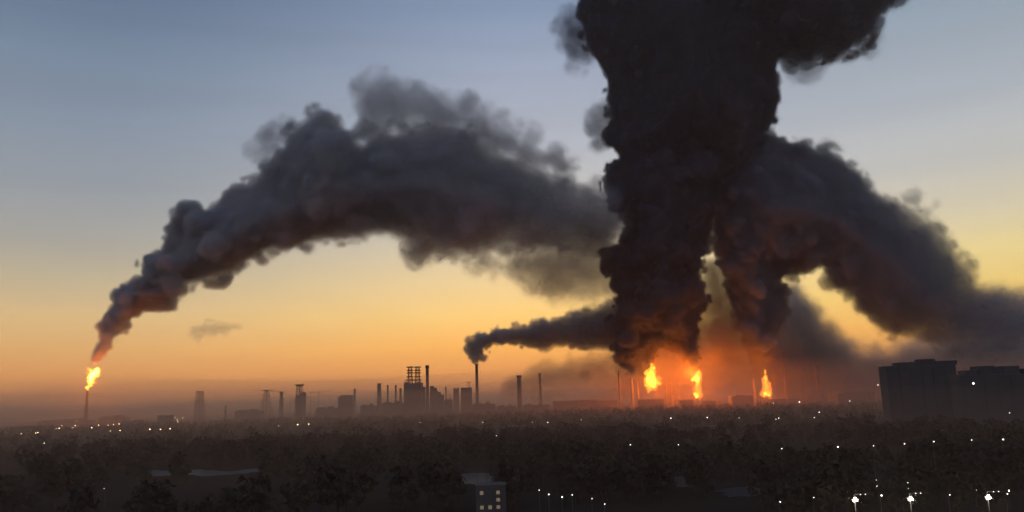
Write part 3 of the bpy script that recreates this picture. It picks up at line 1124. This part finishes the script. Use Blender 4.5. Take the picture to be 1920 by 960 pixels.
stack(893.5, 683, 5, 'tall slender chimney that gives off the small grey plume', dist=FD + 150, taper=1.35, cap=4, plats=(0.85, 0.5))
stack(973, 704, 8, 'thick solitary chimney right of the smoking one', dist=2800, cap=5, taper=1.1, plats=(0.8,))
stack(1012, 700, 4.5, 'short-looking dark chimney with a knob top floating above the mist', dist=FD + 300, cap=7, taper=1.1)
block(1038, 1082, 752, 'low dark shed ridge left of the mushroom-shaped steam puff', dist=FD + 150, seed=15)
block(1084, 1118, 750, 'low dark shed under the mushroom-shaped steam puff', dist=FD + 60, seed=16, pipes=2)
block(1119.5, 1158, 751, 'long low shed left of the fire-lit poles', dist=FD + 90, seed=17, pipes=3)
stack(1160, 697, 3.6, 'tall reddish fire-lit pole under the left edge of the big smoke column', 'column', 'process_column', FD + 10, steel, plats=(0.9,))
stack(1184, 709, 4.6, 'bright fire-lit column left of the leftmost fire', 'column', 'process_column', FD + 10, concrete, cap=3)
stack(1195, 717, 4, 'stubby fire-lit column nearest the leftmost fire', 'column', 'process_column', FD + 20, concrete)
for k, (px, y, w, lb) in enumerate([(1248, 718, 4, 'first column right of the leftmost fire, dark against the glow'), (1258, 717, 5, 'second, thickest dark column between the left and middle fires'),
                                    (1271, 719, 3.5, 'third thin dark column between the left and middle fires')]):
    stack(px, y, w, lb, 'column', 'process_column', FD + 40, steel, plats=(0.95,))
stack(1412, 709, 4, 'glowing fire-lit column left of the right-hand fire', 'column', 'process_column', FD, concrete)
stack(1467, 657, 3.4, 'tallest fire-lit mast right of the right-hand fire', 'mast', 'mast', FD + 60, concrete, taper=1.8, plats=(0.88, 0.55), ladder=True)
stack(1502, 704, 4, 'dim column between the tall mast and the pale-striped tower', 'column', 'process_column', FD + 250, steel)
r_ = lattice_tower(1531, 686, 6.5, 8, 'leaning-looking lattice tower with pale rungs right of the tall mast', n=11, r=0.75, dist=2800, decks=((0.99, 7.5),))
ht_ = at(1531, 686, 2800).z
for k in range(9):
    z = ht_ * (0.3 + 0.07 * k)
    MB().box(-2.4, 2.4, -5.9, -5.3, z, z + 2.6).build('rung_panel', concrete, r_)
stack(1553, 706, 3, 'barely visible thin column in the smoke bank right of the lattice tower', 'column', 'process_column', FD + 500, steel)
for k, (a0, a1, yt, d) in enumerate([(1200, 1245, 749, -170), (1275, 1300, 750, -180), (1318, 1342, 752, -165), (1372, 1412, 743, -190), (1446, 1500, 748, -160), (1508, 1545, 739, 80), (1570, 1640, 736, -500)]):
    block(a0, a1, yt, ['low pipe hall right under the leftmost fire', 'low hall just left of the middle fire', 'small low hall just right of the middle fire', 'dark humped hall left of the right-hand fire',
                       'low dark hall under the tall fire-lit mast', 'low dark hall under the pale-runged lattice tower', 'long dark hall left of the apartment towers'][k], dist=FD + d, seed=30 + k, pipes=3,
          steps=((0.2, 0.6, 2.5),) if k in (3, 5, 6) else ())
for k, px in enumerate((1352, 1362, 1437)):
    t = at(px, 752, FD - 210)
    root = tag(empty('storage_tank', (t.x, FD - 210, 0)), ['left of two storage tanks right of the middle fire', 'right of two storage tanks right of the middle fire', 'storage tank in front of the right-hand fire'][k], 'storage tank')
    MB().lathe([(10, 0), (10, 14), (9.5, 14.4)], n=24).build('shell', concrete, root, True)
    MB().lathe([(9.4, 14.5), (6, 15.8), (0.5, 16.4)], n=24).build('roof', steel, root, True)

for k, (a0, a1, yt, lb) in enumerate([(440, 486, 771, 'very low hazy shed left of the broad-footed pylon'), (592, 630, 766, 'low hazy shed left of the low grey hall'), (676, 704, 761, 'low hall left of the wide process column'),
                                      (716, 755, 756, 'low pipe hall behind the two thin vent poles'), (833, 848, 750, 'small low shed right of the sloping step'), (886, 928, 758, 'low pipe hall at the foot of the tall slender chimney'),
                                      (932, 968, 762, 'low shed left of the thick solitary chimney'), (980, 1030, 760, 'long low shed right of the thick solitary chimney'), (70, 150, 790, 'long low shed at the foot of the flare stack'),
                                      (185, 230, 783, 'low shed just right of the flare stack')]):
    block(a0, a1, yt, lb, dist=FD - 40, seed=90 + k, pipes=4, steps=((0.1, 0.35, 2.5), (0.6, 0.75, 4)))

# ------------------------------------------------------------------ fires
fire_vol, n_, l_ = new_mat('fire_gas')
o_ = n_.new('ShaderNodeOutputMaterial')
v_ = n_.new('ShaderNodeVolumePrincipled')
v_.inputs['Density'].default_value = 0.0
v_.inputs['Color'].default_value = (0, 0, 0, 1)
v_.inputs['Emission Color'].default_value = (1.0, 0.24, 0.018, 1)
at_ = n_.new('ShaderNodeAttribute')
at_.attribute_name = 'density'
l_.new(at_.outputs['Fac'], v_.inputs['Emission Strength'])
l_.new(v_.outputs[0], o_.inputs['Volume'])
fire_skin, n_, l_ = new_mat('fire')
o_ = n_.new('ShaderNodeOutputMaterial')
e_ = n_.new('ShaderNodeEmission')
e_.inputs['Color'].default_value = (1.0, 0.28, 0.03, 1)
e_.inputs['Strength'].default_value = 2.5
t_ = n_.new('ShaderNodeBsdfTransparent')
lw = n_.new('ShaderNodeLayerWeight')
pw = n_.new('ShaderNodeMath')
pw.operation = 'MULTIPLY_ADD'
pw.inputs[1].default_value = -0.35
pw.inputs[2].default_value = 0.35
pw.use_clamp = True
l_.new(lw.outputs['Facing'], pw.inputs[0])
mx = n_.new('ShaderNodeMixShader')
l_.new(pw.outputs[0], mx.inputs[0])
l_.new(t_.outputs[0], mx.inputs[1])
l_.new(e_.outputs[0], mx.inputs[2])
l_.new(mx.outputs[0], o_.inputs['Surface'])


def fire(label, polys, dist, seed, power, lz, h=1.5, gas=3.5):
    dist -= 75
    groups = [dict(poly=p, dens=d * gas, soft=s, rmin=1.2, rmax=6, n=50, grow=0.0, rim=None) for p, d, s in polys]
    o = smoke('flame', label, 'fire', groups, dist, h, seed, fire_vol, fire_skin, 0.35, stretch=0.11, bump=3.0, inner=0.9, part='hot_gas')
    rg = random.Random(seed)
    for k, (px, py) in enumerate(lz):
        for q in range(4):
            ld = bpy.data.lights.new('fire_light', 'POINT')
            ld.energy = power / len(lz) / 4
            ld.color = (1.0, 0.20, 0.015)
            ld.shadow_soft_size = 9
            lo_ = bpy.data.objects.new('fire_light', ld)
            C.objects.link(lo_)
            lo_.location = at(px + rg.uniform(-6, 6), py + rg.uniform(-6, 6), dist + rg.uniform(-30, 30))


fire('white-hot flame leaning right on the tip of the far-left flare stack',
     [([(163, 732), (162, 722), (161, 708), (165, 697), (171, 690), (187, 690), (188, 699), (183, 710), (176, 722), (169, 731)], 0.55, 5),
      ([(159, 715), (160, 700), (164, 688), (190, 686), (192, 700), (180, 722), (168, 733)], 0.05, 8)], FD - 100, 51, 1.3e6, [(172, 708)], gas=3.0)
fire('ragged orange fire under the big smoke column, leftmost of the three refinery fires',
     [([(1220, 700), (1227, 700), (1235, 712), (1233, 722), (1224, 732), (1219, 724), (1222, 714)], 0.42, 5),
      ([(1207, 702), (1214, 706), (1220, 702), (1220, 712), (1212, 714)], 0.3, 4),
      ([(1227, 702), (1223, 692), (1229, 682), (1232, 698)], 0.16, 3),
      ([(1234, 712), (1247, 715), (1240, 723), (1233, 724)], 0.14, 3),
      ([(1208, 705), (1204, 698), (1210, 690), (1214, 704)], 0.14, 3),
      ([(1211, 737), (1215, 726), (1223, 738)], 0.14, 3),
      ([(1209, 722), (1216, 720), (1224, 730), (1216, 728), (1209, 728)], 0.3, 4),
      ([(1205, 692), (1212, 690), (1222, 672), (1228, 682), (1236, 705), (1246, 716), (1234, 735), (1214, 738), (1205, 722)], 0.035, 8)], FD, 52, 3.2e6, [(1222, 714), (1226, 722)])
fire('tall split fire, bright ball above bright foot, middle of the three refinery fires',
     [([(1298, 702), (1306, 698), (1312, 706), (1312, 716), (1304, 721), (1297, 714)], 0.5, 5),
      ([(1301, 719), (1309, 720), (1311, 733), (1300, 733)], 0.14, 3),
      ([(1309, 702), (1312, 688), (1316, 690), (1315, 700)], 0.2, 4),
      ([(1297, 733), (1304, 732), (1311, 742), (1313, 749), (1306, 748), (1300, 741)], 0.5, 4),
      ([(1314, 733), (1320, 735), (1321, 744), (1316, 743)], 0.35, 4),
      ([(1294, 700), (1312, 685), (1320, 700), (1318, 725), (1325, 745), (1312, 752), (1294, 740), (1298, 722)], 0.035, 8)], FD, 53, 5e6, [(1305, 705), (1308, 742)])
fire('low pointed fire with small flames above, rightmost of the three refinery fires',
     [([(1434, 726), (1439, 735), (1448, 744), (1438, 746), (1427, 742), (1431, 734)], 0.5, 4),
      ([(1431, 704), (1435, 700), (1440, 708), (1440, 718), (1433, 720)], 0.16, 4),
      ([(1431, 691), (1436, 690), (1437, 697), (1432, 698)], 0.1, 4),
      ([(1428, 705), (1435, 694), (1444, 710), (1454, 742), (1440, 750), (1422, 744)], 0.03, 8)], FD, 54, 1.3e6, [(1436, 736), (1435, 708)])

smoke('smoke_plume', 'small dark mushroom-shaped puff rising between the solitary chimneys and the big column', 'smoke plume',
      [dict(poly=[(1092, 738), (1094, 722), (1084, 714), (1082, 702), (1092, 694), (1106, 694), (1116, 704), (1110, 715), (1103, 722), (1104, 738)], dens=0.012, soft=14, rmin=3, rmax=14, n=40, rim=(4, 8, 40), thick=12, amp=0.7)],
      FD + 20, 4.5, 61, mid_soot, faint_body, 0.4, stretch=0.4)

# ------------------------------------------------------------------ apartment towers on the right
facade = noisy_mat('facade_panels', (0.14, 0.125, 0.12), 0.08, 0.9, 0.25)
warm_window = emit_mat('lit_window', (1.0, 0.74, 0.5), 0.16)


def apartment(px0, px1, profile, dist, label, deep=18, storey=2.9, seed=0, lit=(), cat='apartment building', lit_share=0.0):
    """profile: (px from, px to, y top) steps of the roofline"""
    rng = random.Random(seed)
    k = mpp(dist)
    cx = at((px0 + px1) / 2, 740, dist).x
    root = tag(empty('apartment_building', (cx, dist, 0)), label, cat)
    base_top = at((px0 + px1) / 2, max(p[2] for p in profile), dist).z
    xl, xr = at(px0, 720, dist).x - cx, at(px1, 720, dist).x - cx
    MB().box(xl, xr, 0, deep, 0, base_top).build('wall', facade, root)
    MB().box(xl - 0.2, xr + 0.2, -0.2, deep + 0.2, base_top + 0.01, base_top + 0.5).build('parapet', concrete, root)
    for a, b, y in profile:
        xa, xb = at(a, y, dist).x - cx, at(b, y, dist).x - cx
        zt = at((a + b) / 2, y, dist).z
        if zt > base_top + 0.6:
            MB().box(xa, xb, 1.0, deep - 1.0, base_top + 0.55, zt).build('roof_block', facade, root)
    win, lt, ban = MB(), MB(), MB()
    nst = int((base_top - 2) / storey)
    nx = int((xr - xl - 2) / 3.1)
    for j in range(nst):
        z = 1.4 + j * storey
        ban.box(xl + 0.1, xr - 0.1, -0.12, -0.003, z + 2.1, z + 2.25)
        for i in range(nx):
            x = xl + 1.6 + i * (xr - xl - 2) / nx
            (lt if rng.random() < lit_share else win).box(x, x + 1.5, -0.05, -0.004, z, z + 1.5)
            if (i + seed) % 4 == 1:
                ban.box(x - 0.4, x + 2.0, -1.1, -0.13, z - 0.9, z + 0.1)
    tag(win.build('window', dark_glass, root), kind='stuff')
    if lt.v:
        tag(lt.build('lit_window', warm_window, root), kind='stuff')
    tag(ban.build('balcony', facade, root), kind='stuff')
    for q in range(4):
        x = xl + (xr - xl) * (0.12 + 0.24 * q) + rng.uniform(-2, 2)
        MB().tube((x, deep * 0.5, base_top), (x, deep * 0.5, base_top + rng.uniform(3, 8)), 0.12, 0.06, n=5).box(x - 0.9, x + 0.9, deep * 0.5 - 0.05, deep * 0.5 + 0.05, base_top + 2.6, base_top + 2.7).build('aerial', steel, root)
    for (px, py) in lit:
        p = at(px, py, dist)
        x = p.x - cx
        MB().box(x - 0.6, x + 0.6, -0.3, -0.06, p.z - 0.5, p.z + 0.5).build('lamp', emit_mat('white_lamp', (1, 0.97, 0.9), 12), root)
    return root


apartment(1664, 1796, [(1664, 1686, 686), (1686, 1728, 679), (1728, 1754, 673), (1754, 1795, 676)], 900, 'broad dark apartment tower with a stepped roofline, standing alone at the right', seed=1)
apartment(1800, 1990, [(1800, 1813, 702), (1813, 1836, 694), (1836, 1866, 686), (1866, 1880, 691), (1880, 1912, 686), (1920, 1960, 690)], 780, 'dark apartment block with a notched roofline cut by the right edge of the picture', seed=2, lit=((1825, 719),))
apartment(888, 942, [(888, 942, 911)], 345, 'short pale block with lit windows among the dark trees at the bottom centre', seed=3, deep=12, lit_share=0.6)

# ------------------------------------------------------------------ mid-distance town
rt = random.Random(21)
TOWN = [(232, 262, 788, 'dark low warehouse behind the lamp cluster at the left'), (296, 318, 779, 'pale-roofed warehouse catching the sky at the left'),
        (20, 62, 800, 'long low shed below the horizon at the far left'), (560, 610, 800, 'low dark warehouse under the portal gantry'),
        (690, 740, 790, 'long dark warehouse in the mist below the thin vent poles'), (930, 985, 800, 'dark flat-roofed depot below the thick solitary chimney'),
        (1080, 1120, 805, 'small depot left of the orange-lit ground'), (1205, 1262, 792, 'flat depot in the orange glow below the leftmost fire'),
        (1330, 1372, 800, 'flat depot in the orange glow below the two storage tanks'), (1548, 1600, 780, 'dark office block left of the apartment towers')]
for k, (a0, a1, y, lb) in enumerate(TOWN):
    gp = ground((a0 + a1) / 2, y + 14)
    block(a0, a1, y, lb, 'warehouse', 'warehouse', dist=max(500, min(2500, gp.y)), seed=60 + k, mat=facade, deep=30)

# ------------------------------------------------------------------ lamps
head_near = emit_mat('lamp_glow', (1.0, 0.93, 0.80), 4.5)
head_far = emit_mat('far_lamp_glow', (1.0, 0.88, 0.70), 14)
head_sodium = emit_mat('sodium_glow', (1.0, 0.66, 0.34), 9)
head_flood = emit_mat('flood_glow', (0.95, 1.0, 0.85), 22)


def lamp(px, py, label, group, mat=None, size=1.0, name='street_lamp', cat='street lamp', hgt=9.0):
    hgt = hgt if py > 880 else 21.0
    p = ground(px, py, hgt)
    if p.y > 2300 or p.y < 0:
        p = at(px, py, 2300)
    r = size * (0.6 + 0.7 * random.Random(px * 7 + py).random()) * min(1.5, max(0.32, 0.0010 * p.y))
    root = tag(empty(name, (p.x, p.y, 0)), label, cat, group)
    MB().tube((0, 1.2, 0), (0, 1.2, p.z + 0.4), 0.14, 0.09, n=6).tube((0, 1.2, p.z + 0.3), (0, 0, p.z + r * 0.75), 0.08, n=5).build('pole', steel, root)
    MB().lathe([(r * 0.3, p.z - r * 0.8), (r * 0.9, p.z - r * 0.35), (r, p.z + r * 0.2), (r * 0.6, p.z + r * 0.7)], n=8).build('lamp_head', mat or (head_near if p.y < 1300 else head_far), root)
    return root


ORD = ['leftmost', 'second from the left', 'third from the left', 'fourth from the left', 'fifth from the left', 'rightmost']


def order(k, n):
    return 'rightmost' if k == n - 1 else ORD[k]


ROW = [(1571, 838), (1638, 836), (1696, 832), (1751, 828), (1822, 825), (1881, 824)]
for k, (x, y) in enumerate(ROW):
    lamp(x, y, 'white street lamp, ' + order(k, 6) + ' in the even row below the apartment towers', 'street lamps in the even row below the apartment towers', size=0.7)
ROW = [(1577, 898), (1643, 900), (1702, 905), (1829, 905), (1890, 907)]
for k, (x, y) in enumerate(ROW):
    r_ = lamp(x, y, 'dim twin-headed street lamp, ' + order(k, 5) + ' of those above the floodlights', 'twin-headed street lamps above the floodlights', size=0.45)
    r = 0.2
    MB().lathe([(r * 0.4, 6.1), (r, 6.5), (r * 0.6, 6.9)], n=8).build('lower_lamp_head', head_near, r_)
ROW = [(1463, 941), (1526, 933), (1653, 929), (1781, 928), (1889, 926)]
for k, (x, y) in enumerate(ROW):
    lamp(x, y, ['small lamp at the bottom, well left of the floodlights', 'small lamp just left of the leftmost floodlight mast', 'small lamp between the leftmost and the middle floodlight masts',
                'small lamp between the middle and the rightmost floodlight masts', 'small lamp just right of the rightmost floodlight mast'][k], 'street lamps between the floodlights', size=0.8)
ROW = [(1011, 919), (1029, 927), (1054, 932), (1073, 928), (1110, 935), (1134, 945)]
for k, (x, y) in enumerate(ROW):
    lamp(x, y, 'small white street lamp, ' + order(k, 6) + ' in the slanting chain at the bottom centre', 'street lamps in the slanting chain', size=0.7)
YARD = [(905, 792, 'below the tall slender smoking chimney'), (998, 792, 'left one of a pair below the two solitary chimneys'), (1027, 792, 'right one of a pair below the two solitary chimneys'),
        (1090, 787, 'below the mushroom-shaped steam puff'), (1258, 784, 'below the dark columns right of the leftmost fire'), (1326, 783, 'just below the middle fire'),
        (1386, 784, 'between the middle and right-hand fires'), (1455, 786, 'lower left one of a close pair right of the right-hand fire'), (1460, 784, 'upper right one of a close pair right of the right-hand fire'),
        (1527, 783, 'below the pale-runged lattice tower'), (1536, 773, 'just above and right of the one below the lattice tower'), (1499, 754, 'faint, right of the tall fire-lit mast'),
        (1593, 752, 'above the long dark hall left of the towers'), (1450, 756, 'tiny, at the foot of the right-hand fire'), (1893, 774, 'in front of the cut-off apartment block'),
        (788, 792, 'faint, under the coker block'), (931, 817, 'very faint, lowest one below the smoking chimney')]
for x, y, w in YARD:
    lamp(x, y, 'white yard lamp ' + w, 'yard lamps in front of the refinery', size=0.5)
for x, y, w in [(1182, 834, 'below the left edge of the big column'), (1272, 834, 'below the gap between the left and middle fires'), (1466, 841, 'left of the even row of street lamps'), (1646, 722, 'left of the first apartment tower')]:
    lamp(x, y, 'lone faint white lamp ' + w, 'faint lamps on the dark ground', size=0.5)
for x, y, w in [(657, 911, 'near the bottom, left of the pale lit block'), (195, 916, 'right one of two at the bottom left'), (175, 921, 'left one of two at the bottom left'), (83, 831, 'just below the town lights at the far left')]:
    lamp(x, y, 'very faint lamp among dark trees, ' + w, 'faint lamps among the left trees', size=0.4)
for x, y in [(40, 813), (67, 812), (71, 811), (105, 804), (116, 798), (111, 803), (137, 802), (141, 798), (172, 802), (185, 797), (203, 797), (213, 796), (223, 795), (207, 808), (225, 807), (247, 788), (281, 805), (301, 805), (319, 804),
             (328, 783), (332, 787), (333, 791), (343, 784), (402, 785), (470, 798), (522, 798), (558, 796), (579, 795)]:
    lamp(x, y, 'small warm lamp in the scattered cluster of town lights at the left', 'town lights at the left', mat=head_sodium, size=0.5)
for k, (x, y) in enumerate([(1604, 938), (1708, 936), (1854, 933)]):
    p = ground(x, y, 10)
    root = tag(empty('floodlight_mast', (p.x, p.y, 0)), ['glaring white floodlight mast, leftmost of the three at the bottom right', 'glaring white floodlight mast, middle one of the three at the bottom right',
                                                        'glaring white floodlight mast, rightmost of the three at the bottom right'][k], 'floodlight')
    MB().tube((0, 0.6, 0), (0, 0.6, 11), 0.16, 0.1, n=6).build('pole', steel, root)
    MB().box(-1.1, 1.1, 0.3, 0.5, 10.1, 10.35).build('crossarm', steel, root)
    for s_, zz in ((-0.4, 9.8), (0.4, 9.85), (0.0, 10.6)):
        MB().box(s_ - 0.28, s_ + 0.28, -0.05, 0.25, zz - 0.22, zz + 0.22).build('floodlight', head_flood, root)
    for q in range(2):
        MB().box(1.8 + q * 1.6, 1.93 + q * 1.6, 0, 0.3, 11.7, 11.82).build('small_lamp', head_near, root)
    MB().tube((0, 0.6, 11.75), (6, 0.6, 11.75), 0.05, n=4).tube((0, 0.6, 10.9), (0, 0.6, 11.8), 0.08, n=4).build('arm', steel, root)
    ld = bpy.data.lights.new('floodlight_light', 'POINT')
    ld.energy = 1500
    ld.color = (0.95, 1.0, 0.85)
    ld.shadow_soft_size = 0.6
    lo_ = bpy.data.objects.new('floodlight_light', ld)
    C.objects.link(lo_)
    lo_.location = (p.x, p.y - 1.0, 10)
